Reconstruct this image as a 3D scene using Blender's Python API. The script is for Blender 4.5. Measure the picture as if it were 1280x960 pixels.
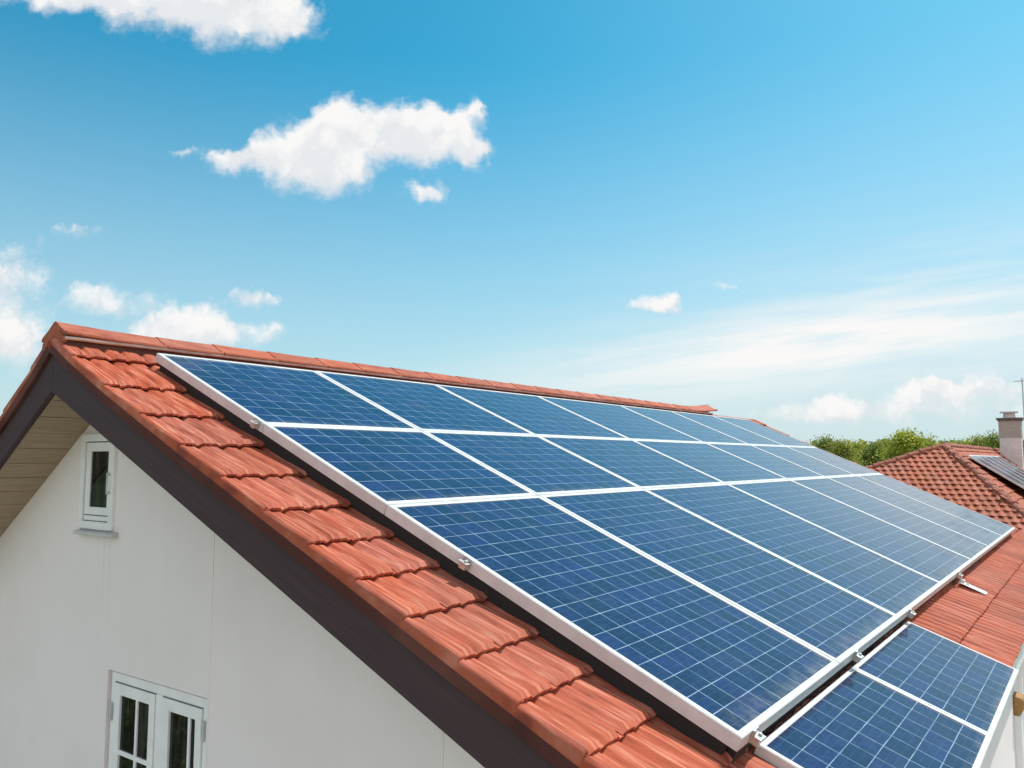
import bpy, bmesh, math, random
from mathutils import Vector, Matrix, noise

for o in list(bpy.data.objects):
    bpy.data.objects.remove(o)
sc = bpy.context.scene
COL = sc.collection
R_ = math.radians

# ------------------------------------------------------------------ camera
F_PX = 1007.88
YAW, PIT = -0.63107, 0.09381
CAM = Vector((5.3231, -2.3916, -0.6766))
cd = bpy.data.cameras.new("camera")
cd.sensor_width = 36.0
cd.lens = 36.0 * F_PX / 1280.0
cd.clip_start, cd.clip_end = 0.05, 6000
cam = bpy.data.objects.new("camera", cd)
COL.objects.link(cam)
cam.location = CAM
cam.rotation_euler = (math.pi / 2 + PIT, 0, -YAW)
sc.camera = cam

# ------------------------------------------------------------------ exposure
sc.view_settings.view_transform = 'Standard'
sc.view_settings.look = 'None'
sc.view_settings.exposure = 0.10
sc.view_settings.gamma = 1.0
sc.view_settings.use_curve_mapping = False
sc.cycles.max_bounces = 8
sc.cycles.use_adaptive_sampling = True

# ------------------------------------------------------------------ sun
SUN = Vector((0.22, 0.50, 0.84)).normalized()
sd = bpy.data.lights.new("sun", 'SUN')
sd.energy = 4.2
sd.angle = R_(0.53)
sd.color = (1.0, 0.955, 0.89)
sun = bpy.data.objects.new("sun", sd)
COL.objects.link(sun)
sun.rotation_euler = SUN.to_track_quat('Z', 'Y').to_euler()
sun.location = (10, 10, 30)

# ------------------------------------------------------------------ world: sky and clouds
SKY_STRENGTH = 0.145
CLOUD_RADIANCE = 0.90


class NT:
    """small helper to write node trees"""
    def __init__(self, tree):
        self.t = tree
        self.n = tree.nodes
        self.l = tree.links

    def node(self, kind, **props):
        nd = self.n.new(kind)
        for k, v in props.items():
            setattr(nd, k, v)
        return nd

    def put(self, sock, v):
        if isinstance(v, bpy.types.NodeSocket):
            self.l.new(v, sock)
        elif v is not None:
            sock.default_value = v

    def m(self, op, a, b=None, c=None, clamp=False):
        nd = self.node('ShaderNodeMath', operation=op, use_clamp=clamp)
        self.put(nd.inputs[0], a)
        if b is not None:
            self.put(nd.inputs[1], b)
        if c is not None:
            self.put(nd.inputs[2], c)
        return nd.outputs[0]

    def vm(self, op, a, b=None, scale=None):
        nd = self.node('ShaderNodeVectorMath', operation=op)
        self.put(nd.inputs[0], a)
        if b is not None:
            self.put(nd.inputs[1], b)
        if scale is not None:
            self.put(nd.inputs['Scale'], scale)
        return nd.outputs['Value'] if op in ('DOT_PRODUCT', 'LENGTH', 'DISTANCE') else nd.outputs[0]

    def noise(self, vec, scale, detail=4, rough=0.55, dist=0.0, lac=2.0, color=False):
        nd = self.node('ShaderNodeTexNoise')
        self.put(nd.inputs['Vector'], vec)
        nd.inputs['Scale'].default_value = scale
        nd.inputs['Detail'].default_value = detail
        nd.inputs['Roughness'].default_value = rough
        nd.inputs['Lacunarity'].default_value = lac
        nd.inputs['Distortion'].default_value = dist
        return nd.outputs['Color'] if color else nd.outputs['Fac']

    def ramp(self, x, lo, hi, a=0.0, b=1.0, smooth=True):
        nd = self.node('ShaderNodeMapRange')
        nd.interpolation_type = 'SMOOTHSTEP' if smooth else 'LINEAR'
        nd.clamp = True
        self.put(nd.inputs[0], x)
        for i, v in enumerate((lo, hi, a, b)):
            self.put(nd.inputs[1 + i], v)
        return nd.outputs[0]

    def mix(self, f, a, b, blend='MIX'):
        nd = self.node('ShaderNodeMix', data_type='RGBA', blend_type=blend)
        self.put(nd.inputs[0], f)
        self.put(nd.inputs[6], a if isinstance(a, bpy.types.NodeSocket) else (*a, 1) if len(a) == 3 else a)
        self.put(nd.inputs[7], b if isinstance(b, bpy.types.NodeSocket) else (*b, 1) if len(b) == 3 else b)
        return nd.outputs[2]

    def xyz(self, x, y, z):
        nd = self.node('ShaderNodeCombineXYZ')
        for i, v in enumerate((x, y, z)):
            self.put(nd.inputs[i], v)
        return nd.outputs[0]

    def sep(self, v):
        nd = self.node('ShaderNodeSeparateXYZ')
        self.put(nd.inputs[0], v)
        return nd.outputs

    def attr(self, name):
        nd = self.node('ShaderNodeAttribute', attribute_name=name)
        return nd.outputs['Fac']


world = bpy.data.worlds.new("World")
sc.world = world
world.use_nodes = True
wt = NT(world.node_tree)
wt.n.clear()
SKY_H = Vector((math.sin(YAW), math.cos(YAW), 0))      # compass bearing the cloud map is centred on
SKY_R = Vector((math.cos(YAW), -math.sin(YAW), 0))


def sky_uv(px, py):
    """bearing/height of a spot in the sky, as tangents about the bearing SKY_H"""
    f = Vector((math.sin(YAW) * math.cos(PIT), math.cos(YAW) * math.cos(PIT), math.sin(PIT)))
    up = SKY_R.cross(f)
    d = f + SKY_R * ((px - 640) / F_PX) - up * ((py - 480) / F_PX)
    return d.dot(SKY_R) / d.dot(SKY_H), d.z / d.dot(SKY_H)


def build_sky():
    geo = wt.node('ShaderNodeNewGeometry')
    inc = wt.vm('SCALE', geo.outputs['Incoming'], scale=-1.0)
    dirv = wt.vm('NORMALIZE', inc)
    sky = wt.node('ShaderNodeTexSky', sky_type='NISHITA')
    sky.sun_disc = False
    sky.sun_elevation = math.asin(SUN.z)
    sky.sun_rotation = math.atan2(SUN.x, SUN.y)
    sky.altitude = 0
    sky.air_density = 1.0
    sky.dust_density = 1.0
    sky.ozone_density = 1.5
    z = wt.sep(dirv)[2]
    col = sky.outputs[0]
    # blue of the upper air and milky air near the horizon
    col = wt.mix(1.0, col, (0.17, 0.92, 0.96), 'MULTIPLY')
    low = wt.m('POWER', wt.ramp(z, 0.46, 0.02, 0.0, 1.0, False), 1.35)
    east = wt.ramp(wt.vm('DOT_PRODUCT', dirv, tuple(SKY_R)), -0.15, 0.65, 0.0, 0.20)
    low = wt.m('ADD', low, east, clamp=True)
    col = wt.mix(wt.m('MULTIPLY', low, 0.86), col, (4.5, 4.95, 5.25))
    fwd = wt.vm('DOT_PRODUCT', dirv, tuple(SKY_H))
    inv = wt.m('DIVIDE', 1.0, wt.m('MAXIMUM', fwd, 0.05))
    u = wt.m('MULTIPLY', wt.vm('DOT_PRODUCT', dirv, tuple(SKY_R)), inv)
    v = wt.m('MULTIPLY', z, inv)
    uv = wt.xyz(u, v, 0.0)
    # billowing edge: warp by noise
    w1 = wt.vm('SUBTRACT', wt.noise(uv, 16, 5, 0.6, color=True), (0.5, 0.5, 0.5))
    w2 = wt.vm('SUBTRACT', wt.noise(uv, 60, 4, 0.6, color=True), (0.5, 0.5, 0.5))
    wuv = wt.vm('ADD', uv, wt.vm('ADD', wt.vm('SCALE', w1, scale=0.055), wt.vm('SCALE', w2, scale=0.018)))
    wx, wy, _ = wt.sep(wuv)
    fine = wt.noise(uv, 34, 8, 0.62)
    cumulus = [  # px, py, rx, ry, opacity, softness
        (292, 203, 42, 17, 1), (345, 195, 48, 30, 1), (400, 180, 52, 46, 1), (428, 155, 40, 30, 1),
        (412, 218, 62, 36, 1), (480, 172, 60, 38, 1), (520, 168, 56, 38, 1), (568, 172, 46, 38, 1),
        (601, 142, 17, 15, .95), (590, 188, 22, 18, .9), (530, 243, 30, 15, .95),
        (100, 0, 120, 20, .95), (220, 12, 95, 32, 1), (300, 32, 75, 32, .95), (365, 25, 50, 30, .85), (250, -30, 170, 50, 1),
        (0, 344, 56, 44, 1), (14, 424, 60, 38, 1), (-25, 430, 50, 40, .9),
        (122, 376, 64, 22, .9), (228, 408, 64, 30, 1), (265, 418, 40, 22, .9), (200, 418, 50, 16, .8),
        (305, 368, 40, 14, .9), (345, 370, 20, 8, .5), (338, 411, 32, 13, .75), (96, 289, 42, 13, .7),
        (806, 380, 46, 13, .95), (840, 374, 18, 9, .85), (905, 359, 20, 8, .6), (229, 187, 20, 10, .7),
        (475, 411, 14, 5, .25), (515, 421, 14, 6, .3),
        (1140, 486, 52, 14, .62), (1185, 479, 40, 14, .66), (1250, 488, 70, 17, .62), (1190, 500, 130, 20, .52),
        (1045, 512, 66, 17, .55), (1110, 514, 80, 17, .5), (985, 519, 54, 12, .45), (1032, 501, 30, 10, .5), (1240, 520, 90, 16, .45),
    ]
    dens = None
    thick = None
    for px, py, rx, ry, op in cumulus:
        cu, cv = sky_uv(px, py)
        sx, sy = F_PX / rx, F_PX / ry * 0.985
        a = wt.m('MULTIPLY', wt.m('SUBTRACT', wx, cu), sx)
        b = wt.m('MULTIPLY', wt.m('SUBTRACT', wy, cv), sy)
        r2 = wt.m('MULTIPLY_ADD', a, a, wt.m('MULTIPLY', b, b))
        g = wt.m('MULTIPLY', wt.m('EXPONENT', wt.m('MULTIPLY', r2, -1.1)), op)
        dens = g if dens is None else wt.m('ADD', dens, g)
        gb = wt.m('MULTIPLY', g, b)
        thick = gb if thick is None else wt.m('ADD', thick, gb)
    body = wt.m('ADD', dens, wt.m('MULTIPLY', wt.m('SUBTRACT', fine, 0.5), 0.56))
    rel = wt.m('DIVIDE', thick, wt.m('MAXIMUM', dens, 0.05))          # height within the cloud: crisp sunlit tops, soft greyer bases
    vo = wt.node('ShaderNodeTexVoronoi', feature='F1')
    wt.put(vo.inputs['Vector'], wuv)
    vo.inputs['Scale'].default_value = 24
    vo.inputs['Detail'].default_value = 2.0
    vo.inputs['Roughness'].default_value = 0.6
    body = wt.m('ADD', body, wt.m('MULTIPLY', wt.m('SUBTRACT', 0.60, vo.outputs['Distance']), 0.45))
    c_a = wt.ramp(body, 0.08, wt.ramp(rel, -0.6, 0.6, 1.20, 0.84))
    c_a = wt.m('MULTIPLY', c_a, wt.ramp(dens, 0.05, 0.25))
    # high thin streaks
    cu, cv = sky_uv(1000, 435)
    ru = wt.m('SUBTRACT', u, cu)
    rv = wt.m('SUBTRACT', wt.m('SUBTRACT', v, cv), wt.m('MULTIPLY', ru, 0.13))
    suv = wt.xyz(wt.m('MULTIPLY', ru, 1.0), wt.m('MULTIPLY', rv, 10.0), 3.1)
    st = wt.noise(suv, 5.0, 7, 0.55, 0.25)
    mask = wt.m('EXPONENT', wt.m('MULTIPLY', wt.m('ADD', wt.m('POWER', wt.m('ABSOLUTE', wt.m('MULTIPLY', ru, 2.7)), 2.0),
                wt.m('POWER', wt.m('ABSOLUTE', wt.m('MULTIPLY', rv, 24.0)), 2.0)), -1.0))
    wide = wt.m('EXPONENT', wt.m('MULTIPLY', wt.m('ADD', wt.m('POWER', wt.m('ABSOLUTE', wt.m('MULTIPLY', wt.m('SUBTRACT', ru, 0.15), 2.6)), 2.0),
                wt.m('POWER', wt.m('ABSOLUTE', wt.m('MULTIPLY', wt.m('SUBTRACT', rv, 0.02), 11.0)), 2.0)), -1.0))
    c_c = wt.m('ADD', wt.m('MULTIPLY', mask, wt.ramp(st, 0.25, 0.60, 0.45, 1.0)), wt.m('MULTIPLY', wide, wt.ramp(st, 0.35, 0.75, 0.12, 0.55)))
    c_c = wt.m('MULTIPLY', c_c, 0.82, clamp=True)
    alpha = wt.m('SUBTRACT', 1.0, wt.m('MULTIPLY', wt.m('SUBTRACT', 1.0, c_a), wt.m('SUBTRACT', 1.0, c_c)))
    front = wt.m('GREATER_THAN', fwd, 0.06)
    alpha = wt.m('MULTIPLY', alpha, front)
    # unseen broken cloud added behind the viewer; its white light neutralises the wall
    bk = wt.noise(wt.vm('MULTIPLY', dirv, (1.0, 1.0, 1.8)), 2.6, 6, 0.6)
    back = wt.m('MULTIPLY', wt.ramp(bk, 0.40, 0.56), wt.ramp(fwd, 0.05, -0.30))
    alpha = wt.m('MAXIMUM', alpha, wt.m('MULTIPLY', back, 0.9))
    bg = wt.node('ShaderNodeBackground')
    wt.put(bg.inputs[0], col)
    bg.inputs[1].default_value = SKY_STRENGTH
    cl = wt.node('ShaderNodeBackground')
    soft = wt.noise(uv, 22, 5, 0.5)
    body2 = wt.ramp(wt.m('ADD', rel, wt.m('ADD', wt.m('MULTIPLY', wt.m('SUBTRACT', soft, 0.5), 1.8), wt.m('MULTIPLY', wt.m('SUBTRACT', 0.62, vo.outputs['Distance']), 1.3))), -1.0, 0.15)
    body2 = wt.m('MAXIMUM', body2, wt.ramp(dens, 0.55, 0.1))
    wt.put(cl.inputs[0], wt.mix(body2, (0.83, 0.855, 0.885), (0.99, 0.98, 0.97)))
    wt.put(cl.inputs[1], wt.m('MULTIPLY', wt.m('MULTIPLY_ADD', wt.ramp(fwd, 0.02, -0.25), 0.30, 1.0), CLOUD_RADIANCE))  # brighter towards the rear, so the added cloud lights the wall more
    mx = wt.node('ShaderNodeMixShader')
    wt.put(mx.inputs[0], alpha)
    wt.l.new(bg.outputs[0], mx.inputs[1])
    wt.l.new(cl.outputs[0], mx.inputs[2])
    out = wt.node('ShaderNodeOutputWorld')
    wt.l.new(mx.outputs[0], out.inputs[0])


build_sky()
try:
    world.cycles.sampling_method = 'MANUAL'
    world.cycles.sample_map_resolution = 512
except Exception:
    pass

# ------------------------------------------------------------------ object helpers
rnd = random.Random(7)


def put(name, verts, faces, mats, parent=None, smooth=None, mat_index=None, uvs=None, attrs=None):
    me = bpy.data.meshes.new(name)
    me.from_pydata([tuple(v) for v in verts], [], faces)
    for mm in (mats if isinstance(mats, (list, tuple)) else [mats]):
        me.materials.append(mm)
    if mat_index:
        me.polygons.foreach_set('material_index', mat_index)
    if uvs:
        lay = me.uv_layers.new(name='UVMap')
        lay.data.foreach_set('uv', [c for uv in uvs for c in uv])
    if attrs:
        for k, vals in attrs.items():
            at = me.attributes.new(k, 'FLOAT', 'POINT')
            at.data.foreach_set('value', vals)
    me.update()
    if smooth is not None:
        me.polygons.foreach_set('use_smooth', [True] * len(me.polygons))
        me.set_sharp_from_angle(angle=R_(smooth))
    o = bpy.data.objects.new(name, me)
    COL.objects.link(o)
    if parent:
        o.parent = parent
    return o


class MB:
    """mesh collector working in an arbitrary frame (origin + three axes)"""
    def __init__(self, frame=None):
        self.v, self.f, self.t, self.mi = [], [], [], []
        self.fr = frame

    def P(self, x, y, z):
        if self.fr:
            return self.fr @ Vector((x, y, z))
        return Vector((x, y, z))

    def add(self, vs, fs, tint=0.5, mi=0):
        b = len(self.v)
        self.v += [self.P(*p) for p in vs]
        self.t += [tint] * len(vs)
        self.f += [tuple(b + i for i in f) for f in fs]
        self.mi += [mi] * len(fs)

    def box(self, x0, x1, y0, y1, z0, z1, tint=0.5, mi=0):
        self.add([(x0, y0, z0), (x1, y0, z0), (x1, y1, z0), (x0, y1, z0), (x0, y0, z1), (x1, y0, z1), (x1, y1, z1), (x0, y1, z1)],
                 [(0, 3, 2, 1), (4, 5, 6, 7), (0, 1, 5, 4), (1, 2, 6, 5), (2, 3, 7, 6), (3, 0, 4, 7)], tint, mi)

    def prism(self, poly, axis, a, b, tint=0.5, mi=0):
        """extrude a polygon of (p,q) pairs; axis 'y': (p,q)=(x,z), 'x': (y,z), 'z': (x,y)"""
        n = len(poly)
        def q(p, t):
            return (p[0], t, p[1]) if axis == 'y' else (t, p[0], p[1]) if axis == 'x' else (p[0], p[1], t)
        vs = [q(p, a) for p in poly] + [q(p, b) for p in poly]
        fs = [tuple(range(n))[::-1], tuple(range(n, 2 * n))] + [(i, (i + 1) % n, n + (i + 1) % n, n + i) for i in range(n)]
        self.add(vs, fs, tint, mi)

    def tube(self, p0, p1, r0, r1=None, n=10, tint=0.5, caps=True):
        r1 = r0 if r1 is None else r1
        p0, p1 = Vector(p0), Vector(p1)
        d = (p1 - p0).normalized()
        a = d.orthogonal().normalized()
        b = d.cross(a)
        vs = []
        for p, r in ((p0, r0), (p1, r1)):
            for i in range(n):
                t = 2 * math.pi * i / n
                vs.append(tuple(p + a * (math.cos(t) * r) + b * (math.sin(t) * r)))
        fs = [(i, (i + 1) % n, n + (i + 1) % n, n + i) for i in range(n)]
        if caps:
            fs += [tuple(range(n))[::-1], tuple(range(n, 2 * n))]
        self.add(vs, fs, tint)

    def build(self, name, mats, parent=None, smooth=None, bevel=0.0, seg=2):
        o = put(name, self.v, self.f, mats, parent, None, self.mi, None, {'tint': self.t})
        bm = bmesh.new()
        bm.from_mesh(o.data)
        bmesh.ops.recalc_face_normals(bm, faces=bm.faces)
        if bevel:
            ed = [e for e in bm.edges if len(e.link_faces) == 2 and e.calc_face_angle(0) > 0.6]
            bmesh.ops.bevel(bm, geom=ed, offset=bevel, offset_type='OFFSET', segments=seg, profile=0.6, affect='EDGES', clamp_overlap=True)
        bm.to_mesh(o.data)
        bm.free()
        if smooth is not None:
            o.data.polygons.foreach_set('use_smooth', [True] * len(o.data.polygons))
            o.data.set_sharp_from_angle(angle=R_(smooth))
        return o


def empty(name, loc=(0, 0, 0)):
    o = bpy.data.objects.new(name, None)
    o.empty_display_size = 0.2
    COL.objects.link(o)
    o.location = loc
    return o


def tag(o, label=None, cat=None, group=None, kind=None):
    if label:
        o['label'] = label
    if cat:
        o['category'] = cat
    if group:
        o['group'] = group
    if kind:
        o['kind'] = kind
    return o


# ------------------------------------------------------------------ materials
def material(name, fn, **kw):
    m = bpy.data.materials.new(name)
    m.use_nodes = True
    t = NT(m.node_tree)
    t.n.clear()
    bs = t.node('ShaderNodeBsdfPrincipled')
    out = t.node('ShaderNodeOutputMaterial')
    t.l.new(bs.outputs[0], out.inputs[0])
    fn(t, bs)
    return m


def bump(t, bs, h, strength=0.4, dist=0.005):
    b = t.node('ShaderNodeBump')
    b.inputs['Strength'].default_value = strength
    b.inputs['Distance'].default_value = dist
    t.put(b.inputs['Height'], h)
    t.l.new(b.outputs[0], bs.inputs['Normal'])


def obco(t):
    return t.node('ShaderNodeTexCoord').outputs['Object']


def simple(base, rough=0.6, var=0.08, scale=6.0, metal=0.0, bump_s=0.0, stretch=None, bscale=None):
    def fn(t, bs):
        co = obco(t)
        if stretch:
            co = t.vm('MULTIPLY', co, stretch)
        n = t.noise(co, scale, 6, 0.6)
        dark = tuple(c * (1 - var) for c in base)
        lite = tuple(min(1, c * (1 + var)) for c in base)
        t.put(bs.inputs['Base Color'], t.mix(t.ramp(n, 0.3, 0.7), dark, lite))
        t.put(bs.inputs['Roughness'], t.m('ADD', t.m('MULTIPLY', t.m('SUBTRACT', n, 0.5), 0.2), rough))
        bs.inputs['Metallic'].default_value = metal
        if bump_s:
            bump(t, bs, t.noise(co, bscale or scale * 12, 4, 0.6), bump_s, 0.002)
    return fn


def tile_fn(along, base=(0.445, 0.098, 0.050), pale=(0.64, 0.245, 0.160), dark=(0.22, 0.046, 0.028)):
    """concrete roof tile: streaks running down the slope, pale bloom, dark pores, tile to tile variation"""
    def fn(t, bs):
        co = obco(t)
        tint = t.attr('tint')
        st = t.noise(t.vm('MULTIPLY', co, along), 5.0, 3, 0.5)
        big = t.noise(co, 1.1, 3, 0.55)
        fine = t.noise(co, 90, 4, 0.7)
        c = t.mix(t.ramp(st, 0.46, 0.76), base, pale)
        c = t.mix(t.m('MULTIPLY', t.ramp(st, 0.46, 0.30), 0.8), c, dark)
        c = t.mix(t.m('MULTIPLY', t.ramp(big, 0.5, 0.75), 0.3), c, (0.36, 0.15, 0.11))
        hsv = t.node('ShaderNodeHueSaturation')
        t.put(hsv.inputs['Color'], c)
        t.put(hsv.inputs['Value'], t.ramp(tint, 0, 1, 0.86, 1.10, False))
        t.put(hsv.inputs['Saturation'], t.ramp(t.m('FRACT', t.m('MULTIPLY', tint, 7.31)), 0, 1, 0.96, 1.04, False))
        c = hsv.outputs[0]
        c = t.mix(t.m('MULTIPLY', t.ramp(fine, 0.64, 0.78), 0.55), c, (0.12, 0.045, 0.035))
        ln = t.noise(t.vm('MULTIPLY', co, (along[0] * .35, along[1] * 6.0, along[2] * .35)), 2.2, 3, 0.6)
        c = t.mix(t.m('MULTIPLY', t.ramp(ln, 0.60, 0.70), 0.45), c, (0.16, 0.045, 0.032))
        soot = t.noise(co, 2.6, 6, 0.7)
        c = t.mix(t.m('MULTIPLY', t.ramp(soot, 0.56, 0.74), 0.28), c, (0.22, 0.105, 0.085))
        t.put(bs.inputs['Base Color'], c)
        t.put(bs.inputs['Roughness'], t.ramp(st, 0.2, 0.8, 0.62, 0.85))
        bs.inputs['Specular IOR Level'].default_value = 0.2
        bump(t, bs, t.m('ADD', fine, t.m('MULTIPLY', st, 1.5)), 0.45, 0.0025)
    return fn


def panel_fn(t, bs):
    """polycrystalline cells: uv counts cells, white grid between them, thin busbars in each, dusty glass over it"""
    uv = t.node('ShaderNodeUVMap').outputs[0]
    u, v, _ = t.sep(uv)
    co = obco(t)
    wob = t.m('MULTIPLY', t.m('SUBTRACT', t.noise(co, 4.0, 3, 0.6), 0.5), 0.05)
    uu, vv = t.m('ADD', u, wob), t.m('ADD', v, wob)
    fu = t.m('ABSOLUTE', t.m('SUBTRACT', t.m('FRACT', uu), 0.5))
    fv = t.m('ABSOLUTE', t.m('SUBTRACT', t.m('FRACT', vv), 0.5))
    lu = t.ramp(fu, 0.477, 0.494)
    lv = t.ramp(fv, 0.474, 0.493)
    grid = t.m('MAXIMUM', lu, lv)
    bus = t.ramp(t.m('ABSOLUTE', t.m('SUBTRACT', t.m('FRACT', t.m('MULTIPLY', vv, 3.0)), 0.5)), 0.44, 0.49)
    cell = t.xyz(t.m('FLOOR', uu), t.m('FLOOR', vv), 0.0)
    wn = t.node('ShaderNodeTexWhiteNoise', noise_dimensions='3D')
    info = t.node('ShaderNodeObjectInfo')
    t.put(wn.inputs[0], t.vm('ADD', cell, t.xyz(t.m('MULTIPLY', info.outputs['Random'], 57.0), 0.0, 0.0)))
    vo = t.node('ShaderNodeTexVoronoi')
    t.put(vo.inputs['Vector'], co)
    vo.inputs['Scale'].default_value = 38
    vs = t.sep(vo.outputs['Color'])
    c = t.mix(t.ramp(vs[0], 0, 1, 0.0, 1.0, False), (0.0095, 0.019, 0.060), (0.016, 0.034, 0.100))
    hsv = t.node('ShaderNodeHueSaturation')
    t.put(hsv.inputs['Color'], c)
    t.put(hsv.inputs['Value'], t.ramp(wn.outputs[0], 0, 1, 0.72, 1.25, False))
    t.put(hsv.inputs['Hue'], t.ramp(wn.outputs[0], 0, 1, 0.498, 0.516, False))
    c = hsv.outputs[0]
    c = t.mix(t.m('MULTIPLY', bus, 0.07), c, (0.30, 0.38, 0.48))
    fade = t.ramp(t.noise(co, 7.0, 3, 0.6), 0.3, 0.7, 0.35, 1.0)
    c = t.mix(t.m('MULTIPLY', grid, t.m('MULTIPLY', fade, 0.85)), c, (0.44, 0.54, 0.65))
    dust = t.ramp(t.noise(co, 2.2, 7, 0.7, 0.6), 0.52, 0.80)
    c = t.mix(t.m('MULTIPLY', dust, 0.10), c, (0.26, 0.29, 0.34))
    spot = t.m('MULTIPLY', t.ramp(t.noise(t.vm('ADD', co, t.xyz(t.m('MULTIPLY', info.outputs['Random'], 31.0), 0.0, 0.0)), 1.7, 4, 0.6), 0.60, 0.72), t.ramp(t.noise(co, 55.0, 3, 0.7), 0.35, 0.65))
    c = t.mix(t.m('MULTIPLY', spot, 0.55), c, (0.075, 0.052, 0.080))
    # dirt washed down to the lower frame edge
    gx = t.sep(t.node('ShaderNodeTexCoord').outputs['Generated'])[0]
    edge = t.m('MULTIPLY', t.ramp(gx, 0.93, 1.0), t.ramp(t.noise(co, 9.0, 5, 0.7), 0.35, 0.7))
    c = t.mix(t.m('MULTIPLY', edge, 0.35), c, (0.34, 0.31, 0.27))
    t.put(bs.inputs['Base Color'], c)
    t.put(bs.inputs['Roughness'], t.ramp(t.noise(co, 3.0, 6, 0.65), 0.3, 0.8, 0.06, 0.20))
    bs.inputs['IOR'].default_value = 1.38
    b = t.node('ShaderNodeBump')
    b.inputs['Strength'].default_value = 0.05
    b.inputs['Distance'].default_value = 0.01
    t.put(b.inputs['Height'], t.noise(co, 1.6, 2, 0.5))
    t.l.new(b.outputs[0], bs.inputs['Normal'])


def plaster_fn(t, bs):
    co = obco(t)
    big = t.noise(co, 0.9, 4, 0.6)
    streak = t.noise(t.vm('MULTIPLY', co, (1.0, 1.0, 0.16)), 5, 5, 0.6)
    c = t.mix(t.ramp(big, 0.3, 0.7), (0.82, 0.725, 0.71), (0.87, 0.775, 0.765))
    c = t.mix(t.m('MULTIPLY', t.ramp(streak, 0.55, 0.80), 0.08), c, (0.62, 0.56, 0.52))
    # rain streaks under the attic sill
    px_, _, pz_ = t.sep(co)
    band = t.m('MULTIPLY', t.m('MULTIPLY', t.ramp(px_, -.36, -.32), t.ramp(px_, .20, .16)), t.m('MULTIPLY', t.ramp(pz_, -1.9, -1.2), t.ramp(pz_, -1.15, -1.17)))
    drip = t.ramp(t.noise(t.vm('MULTIPLY', co, (22.0, 1.0, 0.5)), 1.6, 4, 0.6), 0.45, 0.7)
    c = t.mix(t.m('MULTIPLY', t.m('MULTIPLY', band, drip), 0.16), c, (0.46, 0.41, 0.37))
    speck = t.ramp(t.noise(co, 14.0, 6, 0.7), 0.62, 0.75)
    c = t.mix(t.m('MULTIPLY', speck, 0.16), c, (0.56, 0.51, 0.47))
    t.put(bs.inputs['Base Color'], c)
    bs.inputs['Roughness'].default_value = 0.9
    bump(t, bs, t.m('ADD', t.noise(co, 120, 4, 0.6), t.m('MULTIPLY', t.noise(co, 9, 3, 0.5), 1.5)), 0.22, 0.003)


def wood_fn(base, var, along=(1, 14, 14)):
    def fn(t, bs):
        co = obco(t)
        n = t.noise(t.vm('MULTIPLY', co, along), 3.0, 6, 0.65, 0.4)
        t.put(bs.inputs['Base Color'], t.mix(t.ramp(n, 0.3, 0.72), tuple(c * (1 - var) for c in base), tuple(c * (1 + var) for c in base)))
        bs.inputs['Roughness'].default_value = 0.7
        bs.inputs['Specular IOR Level'].default_value = 0.3
        bump(t, bs, n, 0.3, 0.002)
    return fn


def board_fn(p, sgn, base, var):
    def fn(t, bs):
        co = obco(t)
        c_, s_ = sgn * math.cos(p), -math.sin(p)
        u = t.vm('DOT_PRODUCT', co, (c_, 0, s_))
        v = t.vm('DOT_PRODUCT', co, (-s_, 0, c_))
        n = t.noise(t.xyz(t.m('MULTIPLY', u, 1.1), t.m('MULTIPLY', v, 30.0), 0.0), 1.6, 7, 0.68, 0.3)
        w = t.noise(t.xyz(t.m('MULTIPLY', u, 0.8), t.m('MULTIPLY', v, 4.0), 4.0), 1.5, 4, 0.6)
        c = t.mix(t.ramp(n, 0.3, 0.7), tuple(k * (1 - var) for k in base), tuple(k * (1 + var) for k in base))
        c = t.mix(t.m('MULTIPLY', t.ramp(w, 0.52, 0.75), 0.25), c, (0.075, 0.046, 0.046))
        t.put(bs.inputs['Base Color'], c)
        bs.inputs['Roughness'].default_value = 0.68
        bs.inputs['Specular IOR Level'].default_value = 0.3
        bump(t, bs, n, 0.5, 0.003)
    return fn


def glass_fn(t, bs):
    co = obco(t)
    n = t.noise(t.vm('MULTIPLY', co, (14, 1, 1)), 1.4, 3, 0.5)
    t.put(bs.inputs['Base Color'], t.mix(t.ramp(n, 0.45, 0.75), (0.008, 0.008, 0.009), (0.050, 0.047, 0.042)))
    bs.inputs['Roughness'].default_value = 0.03
    bs.inputs['IOR'].default_value = 1.36
    bump(t, bs, t.noise(co, 2.5, 2, 0.5), 0.06, 0.01)


def leaf_fn(lo, hi):
    def fn(t, bs):
        c = t.mix(t.attr('tint'), lo, hi)
        t.put(bs.inputs['Base Color'], c)
        bs.inputs['Roughness'].default_value = 0.6
        bs.inputs['Specular IOR Level'].default_value = 0.25
        bs.inputs['Subsurface Weight'].default_value = 0.0
        tr = t.node('ShaderNodeBsdfTranslucent')
        t.put(tr.inputs[0], c)
        mx = t.node('ShaderNodeMixShader')
        mx.inputs[0].default_value = 0.5
        out = [n for n in t.n if n.type == 'OUTPUT_MATERIAL'][0]
        t.l.new(bs.outputs[0], mx.inputs[1])
        t.l.new(tr.outputs[0], mx.inputs[2])
        t.l.new(mx.outputs[0], out.inputs[0])
    return fn


def grass_fn(t, bs):
    co = obco(t)
    a = t.noise(co, 0.05, 5, 0.6)
    b = t.noise(co, 3.0, 6, 0.7)
    c = t.mix(t.ramp(a, 0.35, 0.65), (0.050, 0.085, 0.022), (0.095, 0.125, 0.040))
    c = t.mix(t.m('MULTIPLY', t.ramp(b, 0.4, 0.75), 0.5), c, (0.13, 0.16, 0.06))
    t.put(bs.inputs['Base Color'], c)
    bs.inputs['Roughness'].default_value = 0.9
    bump(t, bs, b, 0.6, 0.05)


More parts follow.
